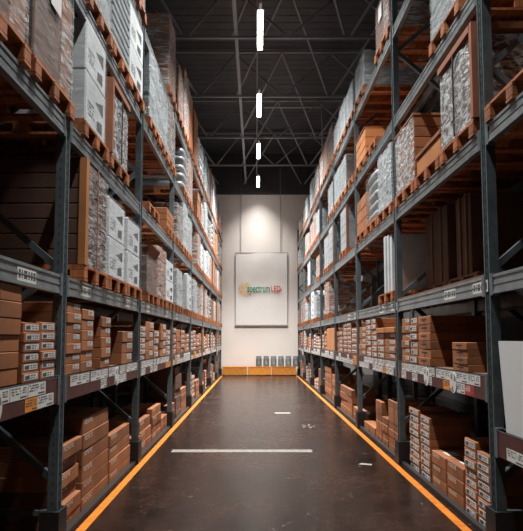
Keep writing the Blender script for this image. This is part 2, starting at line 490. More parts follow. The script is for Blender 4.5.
def rack(side, front, name_label, bays, near_detail, levels='ABCDE', labels=True, rails=True, low_bay=False):
    """side -1: aisle face looks towards +x; +1: towards -x. front = x of aisle face"""
    root = link('pallet_rack', None, loc=(front, 0, 0), rz=0)
    tag(root, name_label, 'rack')
    # local frame: +x is towards the aisle for the left rack; mirror by rotation for the right rack
    flip = side > 0
    def place(o, x, y, z):
        o.location = ((-x if flip else x), y, z)
        if flip: o.rotation_euler = (0, 0, math.pi)
    ztop = 6.45
    b0, b1 = bays
    for k in range(b0, b1 + 1):
        y = BAY0 + k * BAY
        fr = link('upright_frame', None, root)
        place(fr, 0, y, 0)
        det = near_detail and k <= 1
        pm = cached(('post', det), lambda: post_mesh(ztop, det, 1))
        link('post', pm, fr)
        link('post', pm, fr, (-DEPTH, 0, 0), math.pi)
        z = 0.5; a = True
        while z + 0.83 < ztop:
            p0, p1 = ((-0.05, 0, z), (-DEPTH + .07, 0, z + .83)) if a else ((-DEPTH + .07, 0, z), (-0.07, 0, z + .83))
            zz, aa = z, a
            link('brace', cached(('brace', aa), lambda: MB().bar((p0[0], 0, 0), (p1[0], 0, .83), 0.05, 0.05, 'steel').mesh('brace')), fr, (0, 0, z))
            z += 0.83; a = not a
        for z in (0.25, ztop - .2):
            link('brace', cached('hbrace', lambda: MB().bar((-0.07, 0, 0), (-DEPTH + .07, 0, 0), .04, .04, 'steel').mesh('brace')), fr, (0, 0, z))
        if rails:
            g = MB().box(0.013, 0.03, -0.09, 0.09, 0, 0.28, 'guard').box(-0.12, 0.013, -0.09, -0.068, 0, 0.28, 'guard').box(-0.12, 0.013, 0.068, 0.09, 0, 0.28, 'guard')
            link('post_guard', cached('guard', lambda: g.mesh('post_guard')), fr)
    for k in range(b0, b1):
        y = BAY0 + k * BAY + 0.05
        L = BAY - 0.10
        for lv in levels:
            z = LVLS[side][lv]
            if low_bay and k == -1 and lv == 'A': z = 0.90
            kind = 'label' if (lv == 'A' and labels) else 'plain'
            bm_ = cached(('beam', kind), lambda: beam_mesh(kind, L))
            be = link('beam', bm_, root)
            # right side: rotation by pi reverses y, so anchor at the far end
            place(be, 0, y + (L if flip else 0), z)
            rb = link('beam', cached(('beam', 'plain'), lambda: beam_mesh('plain', L)), root)
            rb.location = ((DEPTH if flip else -DEPTH), y + (0 if flip else L), z)
            rb.rotation_euler = (0, 0, 0 if flip else math.pi)
            if lv == 'A' and labels:
                dk = link('shelf_deck', cached('deck', lambda: MB().box(-DEPTH + .055, -0.055, 0, L, -0.03, 0, 'wood_dark').mesh('shelf_deck')), root)
                place(dk, 0, y + (L if flip else 0), z)
                r = random.Random(100 * k + (7 if flip else 0))
                if k <= 1:
                    for row in (0, 1):
                        yy = 0.10 + r.uniform(0, .1)
                        while yy < L - 0.30:
                            w = r.choice((0.2, 0.26, 0.3))
                            st = 'o' if (row == 0 and r.random() < .22) else 'w'
                            if not flip: st = 'o' if (row == 0 and ((k == -1 and 1.9 < yy < 2.2) or (k == 0 and .25 < yy < .55) or (k == 1 and yy > 1.9))) else 'w'
                            elif k == 0: st = 'o' if (row == 0 and 1.35 < yy < 1.7) else 'w'
                            if flip and k == 0 and yy > 2.1 and row == 0: st = 'r'
                            if flip and k == -1: st = 'w'
                            if r.random() < (0.95 if row == 1 else 0.8) and not (flip and k == -1 and row == 1):
                                lb = link('shelf_label', cached(('lab', w, st, r.randint(0, 2)), lambda: label_mesh(w, .088, st, int(w * 1000))), be, (-0.0035, yy, -0.195 + row * 0.097))
                                if st == 'o': lb['label'] = 'orange shelf label'
                                if st == 'r': lb['label'] = 'red shelf label'
                            yy += w + r.choice((0.004, 0.008, 0.05))
                    if k <= 0:
                        for yy in ((0.75, 1.55) if flip else (1.63,)) if k == 0 else ((1.65,) if not flip else ()):
                            link('round_tag', cached('disc', disc_mesh), be, (0.0, yy if not flip else L - yy, -0.11))
                else:
                    m = MB(); yy = 0.08
                    while yy < L - .3:
                        w = r.choice((.2, .3, .36)); st = 'white' if r.random() < .92 else 'label_orange'
                        m.box(-0.004, -0.002, yy, yy + w, -0.19, -0.02 if r.random() < .6 else -.1, st)
                        glyphs(m, -0.0015, yy + .02, yy + w * .8, -.18, -.05, 'ink', 3, r)
                        yy += w + r.choice((.02, .05))
                    lb = link('shelf_label', m.mesh('shelf_label'), be)
            elif lv == 'B' and k <= 2 and labels:
                if flip and k == 0:
                    dk = link('shelf_deck', cached('deck2', lambda: MB().box(-DEPTH, -0.004, .004, L - .004, 0, .02, 'wood_dark').mesh('shelf_deck')), root)
                    place(dk, 0, y + L, z)
                for yy in ((1.75, 2.45) if flip else (0.35, 1.9)):
                    lb = link('beam_sticker', cached('stick', lambda: sticker_mesh()), be, (-0.0055, yy, -0.125))
    if rails:
        for k in range(b0, b1):
            y = BAY0 + k * BAY + 0.095
            o = link('floor_rail', cached('rail', lambda: MB().box(-0.05, 0.0, 0, BAY - .19, 0, 0.04, 'guard').mesh('floor_rail')), root)
            place(o, 0, y + ((BAY - .19) if flip else 0), 0)
    return root

def sticker_mesh():
    m = MB().box(0, 0.0015, 0, 0.30, 0, 0.095, 'white')
    r = random.Random(3)
    for a, b in ((.02, .05), (.065, .08), (.10, .15), (.17, .19), (.21, .235), (.25, .285)):
        m.quad([(.002, a, .02), (.002, b, .02), (.002, b, .075), (.002, a, .075)], 'ink')
    return m.mesh('beam_sticker')

rack(-1, XL, 'grey steel pallet rack left of the aisle, big plain cartons at its front', (-1, NB), True)
rack(1, XR, 'grey steel pallet rack right of the aisle, white panel at its front', (-1, NB), True, low_bay=True)
REARL, REARR = XL - DEPTH - 0.15 , XR + DEPTH + 0.15
rack(-1, REARL, 'dim steel rack standing behind the left rack, seen through its gaps', (-1, 3), False, 'BCDE', False, False)
rack(1, REARR, 'dim steel rack standing behind the right rack, seen through its gaps', (-1, 3), False, 'BCDE', False, False)

# ------------------------------------------------------------------ pallets and loads
PH = 0.144
def pallet(x, y, z, w, side, label, group, detail, d=1.15, wd=wd):
    """aisle face at local x = 0, goes to -x; y centred"""
    rz = 0 if side < 0 else math.pi
    def deck():
        m = MB()
        n = 5; bw = d / n
        # boards run along the aisle
        for i in range(n):
            x0 = -d + i * bw
            m.box(x0 + .012, x0 + bw - .012, -w / 2, w / 2, PH - .022, PH, wd)
        for yy in (-w / 2, -0.05, w / 2 - .10):
            m.box(-d, 0, yy, yy + .10, PH - .044, PH - .022, wd)
        return m.mesh('deck_boards')
    def bottom():
        m = MB()
        for yy in (-w / 2, -0.05, w / 2 - .10):
            m.box(-d, 0, yy, yy + .10, 0, .022, wd)
        return m.mesh('bottom_boards')
    def block():
        return MB().cbox(-.13, 0, -.05, .05, 0, PH - .066, wd, .006).mesh('block')
    def whole():
        m = MB()
        n = 5; bw = d / n
        for i in range(n):
            x0 = -d + i * bw
            m.box(x0 + .012, x0 + bw - .012, -w / 2, w / 2, PH - .022, PH, wd)
        for yy in (-w / 2, -0.05, w / 2 - .10):
            m.box(-d, 0, yy, yy + .10, PH - .044, PH - .022, wd)
            m.box(-d, 0, yy, yy + .10, 0, .022, wd)
            for xx in (-0.13, -d / 2 - .065, -d):
                m.box(xx, xx + .13, yy, yy + .10, .022, PH - .044, wd)
        return m.mesh('wooden_pallet')
    if not detail:
        o = link('wooden_pallet', cached(('palw', w, d, wd), whole), None, (x, y, z), rz)
        return tag(o, label, 'pallet', group)
    t = link('wooden_pallet', None, None, (x, y, z), rz)
    tag(t, label, 'pallet', group)
    link('deck_boards', cached(('pald', w, d), deck), t)
    link('bottom_boards', cached(('palb', w, d), bottom), t)
    for yy in (-w / 2 + .05, 0, w / 2 - .05):
        for xx in (0, -d / 2 + .065, -d + .13):
            link('block', cached('palk', block), t, (xx, yy, .022))
    return t

def wrinkle_shell(w, d, h, seed, k='film', amp=0.012, top=True, puff=0.006, front=False):
    """film shell around a block: aisle face at x = 0"""
    m = MB()
    e = 0.008
    def nz(p):
        q = Vector((p[0] * 1.7 + seed * 3.1, p[1] * 2.2 + seed, p[2] * 6 + p[1] * 2.5))
        return (noise.noise(q) + 0.5 * noise.noise(q * 2.3)) * amp + puff
    W = w / 2 + e
    nv = 14
    def fx(u, v):
        y, z = -W + 2 * W * u, h * v
        ed = min(u, 1 - u) * 8; ed = min(1, ed)
        return (e + ed * abs(nz((0, y, z))), y, z)
    m.grid(lambda u, v: fx(u, v), 14, nv, k)
    if front: return m.mesh('stretch_film', True)
    m.grid(lambda u, v: (e - (d + 2 * e) * u, -W - min(1, min(u, 1 - u) * 8) * abs(nz((u, 3.3, h * v))), h * v)[0:3], 10, nv, k)
    m.grid(lambda u, v: (e - (d + 2 * e) * (1 - u), W + min(1, min(u, 1 - u) * 8) * abs(nz((u, 7.7, h * v))), h * v), 10, nv, k)
    m.grid(lambda u, v: (-d - e, W - 2 * W * u, h * v), 2, 2, k)
    if top:
        m.grid(lambda u, v: (e - (d + 2 * e) * u, -W + 2 * W * v, h + 0.006 + 0.01 * abs(noise.noise(Vector((u * 5, v * 5, seed))))), 6, 6, k)
    return m.mesh('stretch_film', True)

def carton_mesh(w, d, h, style, body, seed):
    """carton: aisle face at x = 0, body to -x, y centred, base z = 0. style: label / text / plain / handle"""
    r = random.Random(seed)
    m = MB()
    m.cbox(-d, 0, -w / 2, w / 2, 0, h, body, min(0.006, h * .06))
    return m

def carton_marks(w, d, h, style, seed):
    """separate label mesh (or None)"""
    r = random.Random(seed)
    m = MB()
    if style == 'label':
        a, b = -w * .40, w * .40
        z0, z1 = h * .24, h * .84
        m.box(0, .0015, a, b, z0, z1, 'white')
        W = b - a
        m.quad([(.002, a + W * .06, z0 + h * .08), (.002, a + W * .38, z0 + h * .08), (.002, a + W * .38, z1 - h * .1), (.002, a + W * .06, z1 - h * .16)], 'ink')
        glyphs(m, .002, a + W * .46, a + W * .62, z0 + h * .06, z1 - h * .06, 'ink', 2, r)
        glyphs(m, .002, a + W * .67, a + W * .94, z0 + h * .06, z1 - h * .06, 'ink', 2, r)
        return m.mesh('label')
    if style == 'text':
        y0 = -w / 2 + min(.05, w * .12)
        y1 = y0 + min(.26, w * .5)
        for q in range(6):
            a = y0 + (y1 - y0) * q / 6; b = a + (y1 - y0) / 6 * .62
            t_ = (.006, .008)[q % 2]
            m.quad([(.0012, a, h * .60), (.0012, a + t_, h * .60), (.0012, a + t_, h * .88), (.0012, a, h * .88)], 'cream_ink')
            m.quad([(.0012, a, h * .80), (.0012, b, h * .80), (.0012, b, h * .88), (.0012, a, h * .88)], 'cream_ink')
            if q % 2: m.quad([(.0012, a, h * .60), (.0012, b, h * .60), (.0012, b, h * .67), (.0012, a, h * .67)], 'cream_ink')
            else: m.quad([(.0012, b - t_, h * .60), (.0012, b, h * .60), (.0012, b, h * .88), (.0012, b - t_, h * .88)], 'cream_ink')
        return m.mesh('printed_text')
    if style == 'corner':
        a, b = -w * .02, w * .42
        m.box(0, .0015, a, b, h * .42, h * .88, 'white')
        glyphs(m, .002, a + .01, b - .01, h * .46, h * .84, 'ink', 3, r)
        return m.mesh('label')
    if style == 'handle':
        m.quad([(.001, -w * .22, h * .5), (.001, w * .22, h * .5), (.001, w * .22, h * .68), (.001, -w * .22, h * .68)], 'hole')
        m.box(0, .0012, -w * .06, w * .06, h * .02, h * .46, 'tape')
        return m.mesh('hand_hole')
    m.box(0, .0012, -.025, .025, 0.01, h - .01, 'tape')
    return m.mesh('tape')

LAST = {}
STUFF = {'L': MB(), 'R': MB()}
ncart = [0]
def carton(x, y, z, w, d, h, side, style, body, label, group, parts=True, jit=0.0, seed=0):
    rz = (0 if side < 0 else math.pi) + jit
    w, d, h = round(w, 3), round(d, 3), round(h, 4)
    ncart[0] += 1
    key = (w, d, h, style, body)
    sd = seed % 3
    if parts:
        o = link('cardboard_carton', cached(('cb',) + key, lambda: carton_mesh(w, d, h, style, body, 0).mesh('cardboard_carton')), None, (x, y, z), rz)
        pn = {'label': 'label', 'corner': 'label', 'text': 'printed_text', 'handle': 'hand_hole'}.get(style, 'tape')
        link(pn, cached(('cm', sd) + key, lambda: carton_marks(w, d, h, style, sd)), o)
    else:
        def one():
            m = carton_mesh(w, d, h, style, body, 0)
            if style in ('label', 'corner'):
                a, b = ((-w * .40, w * .40) if style == 'label' else (-.02 * w, .42 * w))
                m.box(0, .0015, a, b, h * .32, h * .8, 'white')
                m.quad([(.002, a + .02, h * .4), (.002, b - .03, h * .4), (.002, b - .03, h * .6), (.002, a + .02, h * .6)], 'ink')
            return m.mesh('cardboard_carton')
        o = link('cardboard_carton', cached(('cw',) + key, one), None, (x, y, z), rz)
    return tag(o, label, 'carton', group)

BODY_WORD = {'carton': 'brown', 'carton_dark': 'dull brown', 'carton_orange': 'orange brown', 'white_box': 'white', 'grey_box': 'grey'}
STYLE_WORD = {'label': 'white-labelled', 'corner': 'corner-labelled', 'text': 'printed', 'plain': 'taped', 'handle': 'hand-hole'}
BAYW = {-1: 'cut-off front bay', 0: 'first full bay', 1: 'second bay', 2: 'third bay', 3: 'fourth bay', 4: 'fifth bay', 5: 'sixth bay', 6: 'last bay'}
stack_count = {}

def stack(side, level, y0, y1, rows, h, d=0.55, style='label', body='carton', jit=0.008, set_back=None, parts=None, protrude=None):
    k = int(math.floor((y0 + 0.02 - BAY0) / BAY))
    SN = 'left' if side < 0 else 'right'
    key = (side, level, k)
    stack_count[key] = stack_count.get(key, 0) + 1
    n = stack_count[key]
    z = LVLS[side]['A'] if level == 'A' else 0.0
    if level == 'A': xf = (XL - .02) if side < 0 else (XR + .02)
    else: xf = (XL - .06) if side < 0 else (XR + .075)
    if set_back: xf += set_back * side
    rr = random.Random(int(y0 * 1000) + rows)
    if parts is None: parts = k <= 1
    w = y1 - y0 - .012
    where = ('low shelf' if level == 'A' else 'floor') + ' of ' + SN + ' rack'
    for i in range(rows):
        jx = rr.uniform(-jit, jit)
        if protrude: jx += protrude[i % len(protrude)]
        pos = 'bottom' if i == 0 else ('top' if i == rows - 1 else ORD[i + 1])
        if rows == 1: pos = 'single'
        bw = BODY_WORD[body]
        # one short phrase per carton: row, stack, shelf, bay
        lab = f"{STYLE_WORD[style]} {bw} carton, {pos} in {ORD[n]} stack, {where}, {BAYW[k]}"
        ww = round(w * rr.choice((1, 1, .985)), 3)
        LAST['o'] = carton(xf - side * 0 + jx, (y0 + y1) / 2, z + i * h, ww, d, h, side, style, body, lab,
               f"cartons on the {where}", parts, rr.uniform(-jit, jit) * 1.5, i)
    return z + rows * h

def bulk_stack(side, level, y0, y1, rows, h, d, style, body):
    """far cartons, beyond the three hundred largest"""
    m = STUFF['L' if side < 0 else 'R']
    z = LVLS[side]['A'] if level == 'A' else 0.0
    xf = ((XL - .02) if side < 0 else (XR + .02)) if level == 'A' else ((XL - .06) if side < 0 else (XR + .075))
    for i in range(rows):
        if side < 0: m.cbox(xf - d, xf, y0, y1 - .012, z + i * h, z + i * h + h, body, .004)
        else: m.cbox(xf, xf + d, y0, y1 - .012, z + i * h, z + i * h + h, body, .004)
        if style == 'label':
            w = y1 - y0
            e = .0015 if side < 0 else -.0015
            m.box(min(xf, xf + e), max(xf, xf + e), y0 + w * .15, y0 + w * .85, z + i * h + h * .35, z + i * h + h * .75, 'white')

# ---- left rack, low shelf
S = stack
S(-1, 'A', 2.90, 3.56, 6, .107, .6, 'plain', 'carton')
S(-1, 'A', 3.60, 3.895, 6, .068, .5, 'label')
S(-1, 'A', 3.90, 4.20, 6, .070, .5, 'label')
S(-1, 'A', 4.42, 4.79, 7, .086, .5, 'corner')
S(-1, 'A', 4.80, 5.15, 6, .094, .5, 'corner')
S(-1, 'A', 5.42, 5.78, 5, .104, .6, 'corner')
S(-1, 'A', 6.25, 6.80, 3, .128, .6, 'corner')
S(-1, 'A', 7.22, 7.60, 6, .078, .5, 'label')
S(-1, 'A', 7.62, 8.20, 4, .135, .5, 'corner')
S(-1, 'A', 8.22, 8.62, 4, .105, .5, 'label')
S(-1, 'A', 8.78, 9.32, 4, .135, .5, 'corner')
S(-1, 'A', 9.34, 9.80, 5, .090, .5, 'label')
# ---- left rack, floor
S(-1, 'F', 4.44, 4.98, 6, .120, .6, 'text', 'carton', .012, protrude=(0.0, .02, -.03, .0, -.03, .02))
S(-1, 'F', 5.02, 5.92, 6, .143, .6, 'text', 'carton', .006)
S(-1, 'F', 5.96, 6.92, 4, .135, .6, 'text', 'carton', .006)
S(-1, 'F', 7.24, 7.50, 2, .14, .5, 'plain', 'carton')
S(-1, 'F', 7.52, 8.30, 3, .15, .5, 'text', 'carton', .015)
S(-1, 'F', 8.36, 9.15, 4, .13, .5, 'text', 'carton')
S(-1, 'F', 9.18, 9.76, 2, .13, .5, 'plain', 'carton')
# ---- right rack, low shelf
S(1, 'A', 4.80, 5.18, 4, .066, .32, 'handle', 'carton')
S(1, 'A', 4.66, 5.20, 2, .135, .5, 'plain', 'carton', set_back=.35)
S(1, 'A', 5.80, 6.24, 6, .091, .62, 'handle', 'carton')
S(1, 'A', 6.26, 6.58, 6, .092, .5, 'label', 'carton')
S(1, 'A', 6.59, 6.94, 6, .092, .5, 'corner', 'carton')
S(1, 'A', 7.25, 7.88, 4, .095, .5, 'corner', 'carton')
zt = S(1, 'A', 7.92, 8.36, 4, .095, .5, 'label', 'carton')
fl = link('cardboard_carton', MB().cbox(-.42, .02, -.55, .55, 0, .075, 'carton_orange', .006).mesh('cardboard_carton'), None, (XR + .02, 7.80, zt), math.pi)
tag(fl, 'long flat orange brown carton lying across two stacks on right low shelf', 'carton')
link('tape', MB().box(.020, .0215, -.03, .03, .005, .07, 'tape').mesh('tape'), fl)
S(1, 'A', 8.40, 8.78, 7, .088, .5, 'label', 'carton')
S(1, 'A', 8.80, 9.18, 7, .088, .5, 'label', 'carton')
S(1, 'A', 9.22, 9.80, 5, .10, .5, 'corner', 'carton')
# ---- right rack, floor
S(1, 'F', 4.52, 4.80, 8, .078, .45, 'label', 'carton', .006)
S(1, 'F', 4.81, 5.09, 8, .086, .45, 'label', 'carton', .006)
S(1, 'F', 5.12, 5.56, 3, .128, .42, 'text', 'carton', .004)
lb = link('label', cached('toplab', lambda: MB().box(-.20, -.08, -.10, .08, .128, .1295, 'white').mesh('label')), LAST['o'])
lb['label'] = 'white card on top'
S(1, 'F', 5.57, 6.02, 3, .128, .42, 'text', 'carton', .004)
lb = link('label', cached('toplab', lambda: MB().box(-.20, -.08, -.10, .08, .128, .1295, 'white').mesh('label')), LAST['o'])
lb['label'] = 'white card on top'
S(1, 'F', 6.07, 6.44, 9, .079, .45, 'label', 'carton', .006)
S(1, 'F', 6.46, 6.88, 9, .083, .45, 'label', 'carton', .006)
S(1, 'F', 7.27, 7.95, 7, .103, .5, 'plain', 'carton', .004)
S(1, 'F', 8.00, 8.35, 4, .105, .5, 'plain', 'carton')
S(1, 'F', 8.36, 8.77, 6, .104, .5, 'plain', 'carton')
S(1, 'F', 8.85, 9.70, 1, .15, .5, 'plain', 'carton')
# ---- third and fourth bays
S(-1, 'A', 10.02, 10.5, 5, .10, .5, 'corner'); S(-1, 'A', 10.55, 11.1, 4, .12, .5, 'plain'); S(-1, 'A', 11.15, 11.7, 5, .095, .5, 'label'); S(-1, 'A', 11.75, 12.5, 4, .10, .5, 'corner')
S(-1, 'A', 12.85, 13.3, 5, .095, .5, 'label'); S(-1, 'A', 13.35, 13.9, 5, .10, .5, 'label'); S(-1, 'A', 14.0, 14.7, 4, .10, .5, 'corner'); S(-1, 'A', 14.75, 15.3, 4, .11, .5, 'plain')
S(-1, 'F', 10.05, 10.65, 3, .12, .5, 'plain'); S(-1, 'F', 10.75, 11.5, 7, .145, .5, 'plain', 'carton_dark', .02); S(-1, 'F', 11.55, 12.4, 4, .13, .5, 'text')
S(-1, 'F', 12.85, 13.4, 7, .11, .5, 'label'); S(-1, 'F', 13.45, 14.1, 6, .11, .5, 'label'); S(-1, 'F', 14.4, 15.2, 4, .12, .5, 'plain')
S(1, 'A', 10.05, 10.6, 5, .10, .5, 'label'); S(1, 'A', 10.62, 11.1, 7, .088, .5, 'label'); S(1, 'A', 11.15, 11.6, 7, .088, .5, 'label'); S(1, 'A', 11.7, 12.45, 5, .09, .5, 'corner')
S(1, 'A', 12.95, 14.2, 1, .55, .6, 'plain', 'carton_orange'); S(1, 'A', 14.3, 14.8, 5, .1, .5, 'corner'); S(1, 'A', 14.85, 15.3, 4, .1, .5, 'label')
S(1, 'F', 10.1, 10.85, 2, .13, .5, 'plain'); S(1, 'F', 10.95, 12.4, 4, .14, .5, 'plain'); S(1, 'F', 12.9, 13.8, 5, .14, .5, 'plain'); S(1, 'F', 13.9, 15.2, 6, .14, .5, 'plain')
# ---- far bays in bulk
rb = random.Random(11)
for side in (-1, 1):
    for lv in ('A', 'F'):
        for k in (4, 5, 6):
            y = BAY0 + k * BAY + .12
            while y < BAY0 + (k + 1) * BAY - .5:
                w = rb.uniform(.35, .65)
                if rb.random() < .88:
                    bulk_stack(side, lv, y, y + w, rb.randint(3, 6) if lv == 'A' else rb.randint(2, 7), rb.uniform(.09, .12), .5, rb.choice(('label', 'label', 'plain')), rb.choice(('carton', 'carton', 'carton', 'carton_dark', 'grey_box')))
                y += w + .02
for s_, word in (('L', 'left'), ('R', 'right')):
    o = link('cardboard_cartons', STUFF[s_].mesh('cardboard_cartons'))
    tag(o, f'many small far cartons along the {word} rack near the back wall', 'cartons', None, 'stuff')

# ---- loads
SLOTW = {0: 'near', 1: 'middle', 2: 'far'}
LVW = {'B': 'second level', 'C': 'third level', 'D': 'fourth level', 'E': 'top level'}
LOAD_WORD = {'front': 'film-fronted brown cartons', 'whitewrap': 'white crumpled film-wrapped block', 'greyc': 'pale grey cartons with rust edge', 'darkwrap': 'dark brown film-wrapped block', 'brown': 'film-wrapped brown cartons', 'white': 'white tall cartons', 'sacks': 'grey plastic sacks', 'crate': 'film-wrapped wood-edged block',
             'grey': 'film-wrapped grey cartons', 'bare': 'bare brown cartons', 'slats': 'grey slatted panels', 'low': 'low orange brown carton', 'orange': 'orange brown cartons',
             'edge': 'film-wrapped corner-boarded cartons', 'panel': 'narrow white panels', 'dim': 'dim brown tall cartons', 'open': 'sagging brown wrapped parcel'}

def block_of(w, d, h, cols, rows, deep, body, jit=0.004, seed=0, c=0.006):
    m = MB(); r = random.Random(seed)
    cw, ch, cd = w / cols, h / rows, d / deep
    for i in range(cols):
        for j in range(rows):
            for q in range(deep):
                e = r.uniform(0, jit)
                m.cbox(-cd * (q + 1) + .003, -cd * q - e - .001, -w / 2 + cw * i + .003, -w / 2 + cw * (i + 1) - .003, ch * j, ch * (j + 1) - .003, body, c)
    return m

def load(kind, w, d, h, t, detail, seed, near=-1):
    """parts of one load under the empty t"""
    v = seed % 3
    key = (kind, w, d, h, detail, v, near)
    def part(name, fn, loc=(0, 0, 0)):
        return link(name, cached((name, loc) + key, fn), t, loc)
    def cartons(cols, rows, body, name='carton', deep=1, dd=d, ww=w, hh=h):
        if detail:
            cw, ch = ww / cols, hh / rows
            for i in range(cols):
                for j in range(rows):
                    o = link(name, cached((name, cw, ch, dd, body), lambda: MB().cbox(-dd, 0, -cw / 2 + .003, cw / 2 - .003, 0, ch - .003, body, .008).mesh(name)), t, (-.002 * ((i + j + v) % 3), -ww / 2 + cw * (i + .5), ch * j))
        else:
            part('cartons', lambda: block_of(ww, dd, hh, cols, rows, deep, body, .01, v).mesh('cartons'))
    if kind == 'brown':
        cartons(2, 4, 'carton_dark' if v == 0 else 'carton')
        part('stretch_film', lambda: wrinkle_shell(w, d, h, v))
    elif kind == 'darkwrap':
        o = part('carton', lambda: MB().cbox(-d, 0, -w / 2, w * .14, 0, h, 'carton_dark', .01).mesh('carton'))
        o2 = link('carton', cached(('dw2',) + key, lambda: block_of(w * .34, d, h * .8, 1, 5, 1, 'carton', .01).mesh('carton')), t, (0, w * .33, 0))
        link('stretch_film', cached(('dwf',) + key, lambda: wrinkle_shell(w * .62, d, h, v, 'film_thin', .008)), t, (0, -w * .18, 0))
        link('stretch_film', cached(('dwg',) + key, lambda: wrinkle_shell(w * .34, d, h * .8, v, 'film', .01)), t, (0, w * .33, 0))
        link('label', cached(('dwl',) + key, lambda: MB().box(0, .002, -.1, .1, 0, .22, 'white').mesh('label')), t, (.02, -w * .05, h * .52))
    elif kind == 'front':
        cartons(1, 6, 'carton')
        part('stretch_film', lambda: wrinkle_shell(w, d, h, v, 'film_white', .02, front=True))
        part('lid', lambda: MB().cbox(-d, .02, -w / 2 - .01, w / 2 + .01, h, h + .03, 'carton', .004).mesh('lid'))
    elif kind == 'whitewrap':
        cartons(1, 4, 'grey_box')
        part('stretch_film', lambda: wrinkle_shell(w, d, h, v, 'film_white', .02))
    elif kind == 'greyc':
        cartons(1, 5, 'grey_box')
        part('corner_board', lambda: MB().box(-.04, .012, near * w / 2 - .03, near * w / 2 + .012, 0, h, 'edge').mesh('corner_board'))
        part('stretch_film', lambda: wrinkle_shell(w, d, h, v, 'film_thin', .006))
    elif kind == 'grey':
        cartons(2, 3, 'grey_box')
        part('stretch_film', lambda: wrinkle_shell(w, d, h, v))
    elif kind == 'edge':
        cartons(1, 7, 'carton_dark')  # darker board: shadow on the near face is put into the colour
        part('stretch_film', lambda: wrinkle_shell(w, d, h * .98, v, 'film', .014, front=True))
        part('corner_board', lambda: MB().box(0.012, .032, -.035, .035, 0, h, 'carton_orange').box(-.03, .032, -.047, -.035, 0, h, 'carton_orange').mesh('corner_board'), (0, near * (w / 2 - .035), 0))
        part('strap', lambda: MB().box(.030, .036, -.012, .012, 0, h, 'edge').mesh('strap'), (0, near * w * .06, 0))
    elif kind == 'white':
        n = 2
        for j in range(n):
            o = link('carton', cached(('carton', j) + key, lambda: MB().cbox(-d, 0, -w / 2, w / 2, 0, h / n - .004, 'white_box', .012).mesh('carton')), t, (-.004 * j, 0, h / n * j))
            def marks():
                m = MB(); H = h / n
                m.quad([(.001, -w * .05, H * .62), (.001, w * .36, H * .78), (.001, w * .36, H * .5)], 'ink')
                m.quad([(.001, w * .05, H * .12), (.001, w * .32, H * .12), (.001, w * .32, H * .36), (.001, w * .05, H * .3)], 'ink')
                glyphs(m, .001, -w * .4, -w * .08, H * .2, H * .5, 'drum', 4, random.Random(v))
                return m.mesh('printed_marks')
            if True: link('printed_marks', cached(('pm', j) + key, marks), o)
        if v != 1: part('stretch_film', lambda: wrinkle_shell(w, d, h, v, 'film_thin', .006))
    elif kind == 'sacks':
        rows = 5
        for j in range(rows):
            def sack():
                m = MB(); sh = h / rows
                seg = 24
                for s_ in range(2):
                    pass
                import_n = 10
                def fn(u, vv):
                    th = 2 * math.pi * u; ph = math.pi * (vv - .5)
                    def sg(x, e): return math.copysign(abs(x) ** e, x)
                    X = sg(math.cos(ph), .5) * sg(math.cos(th), .35); Y = sg(math.cos(ph), .5) * sg(math.sin(th), .35); Z = sg(math.sin(ph), .7)
                    wob = 1 + .03 * noise.noise(Vector((X * 2 + j, Y * 2, Z * 2)))
                    return (-d / 2 + X * d / 2 * wob, Y * w * .475 * wob, sh * .53 + Z * sh * .53)
                m.grid(fn, 28, 8, 'grey_sack')
                return m.mesh('sack', True)
            link('sack', cached(('sack', j) + key, sack), t, (.012 * ((j + v) % 2), 0, h / rows * j))
        part('stretch_film', lambda: wrinkle_shell(w, d, h * .96, v, 'film_thin', .02, False, .012))
    elif kind == 'crate':
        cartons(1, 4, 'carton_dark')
        part('stretch_film', lambda: wrinkle_shell(w, d, h * .95, v, 'film_white', .022))
        def fr():
            m = MB()
            m.box(-.05, .036, near * (w / 2 + .012) - .025, near * (w / 2 + .012) + .025, 0, h, 'edge')
            m.box(-d, -d + .05, near * (w / 2 + .012) - .025, near * (w / 2 + .012) + .025, 0, h, 'edge')
            m.box(-d, .036, near * (w / 2 + .012) - .025, near * (w / 2 + .012) + .025, h, h + .06, 'edge')
            m.box(-.06, .036, -w / 2, w / 2, h, h + .06, 'edge')
            return m.mesh('wood_frame')
        part('wood_frame', fr)
        part('strap', lambda: MB().box(.030, .038, -.012, .012, 0, h, 'strap').mesh('strap'))
    elif kind == 'slats':
        part('backing', lambda: MB().cbox(-d, -.03, -w / 2, w / 2, 0, h, 'drum', .01).mesh('backing'))
        for i in range(9):
            link('slat', cached(('slat',) + key, lambda: MB().cbox(-.03, .004, -w / 2, w / 2, 0, h / 9 * .7, 'grey_box', .008).mesh('slat')), t, (0, 0, h / 9 * i + .01))
        part('stretch_film', lambda: wrinkle_shell(w, d, h, v, 'film_thin', .006))
    elif kind in ('bare', 'orange', 'dim'):
        cartons(2 if kind != 'dim' else 1, 3 if kind != 'dim' else 1, {'bare': 'carton', 'orange': 'carton_orange', 'dim': 'carton_dark'}[kind])  # dim cartons get the shade deep in the racks as a darker colour
        if kind == 'dim':
            for q in (.35, .75):
                part('edge_board', lambda: MB().box(0.001, .014, -.02, .02, 0, h, 'wood_dark').mesh('edge_board'), (0, -w / 2 + w * q, 0))
        if kind == 'orange':
            part('top_board', lambda: MB().box(-d, .01, -w / 2, w / 2, h, h + .02, 'wood').mesh('top_board'))
    elif kind == 'low':
        cartons(1, 1, 'carton_orange')
        part('lid', lambda: MB().cbox(-d, .012, -w / 2 - .008, w / 2 + .008, h, h + .05, 'carton', .006).mesh('lid'))
    elif kind == 'panel':
        for i in range(3):
            link('panel', cached(('pn',) + key, lambda: MB().cbox(-d, 0, -w / 6 + .004, w / 6 - .004, 0, h, 'white_box', .006).mesh('panel')), t, (-.02 * i, -w / 3 + w / 3 * i, 0))
    elif kind == 'open':
        cartons(2, 2, 'carton_dark')
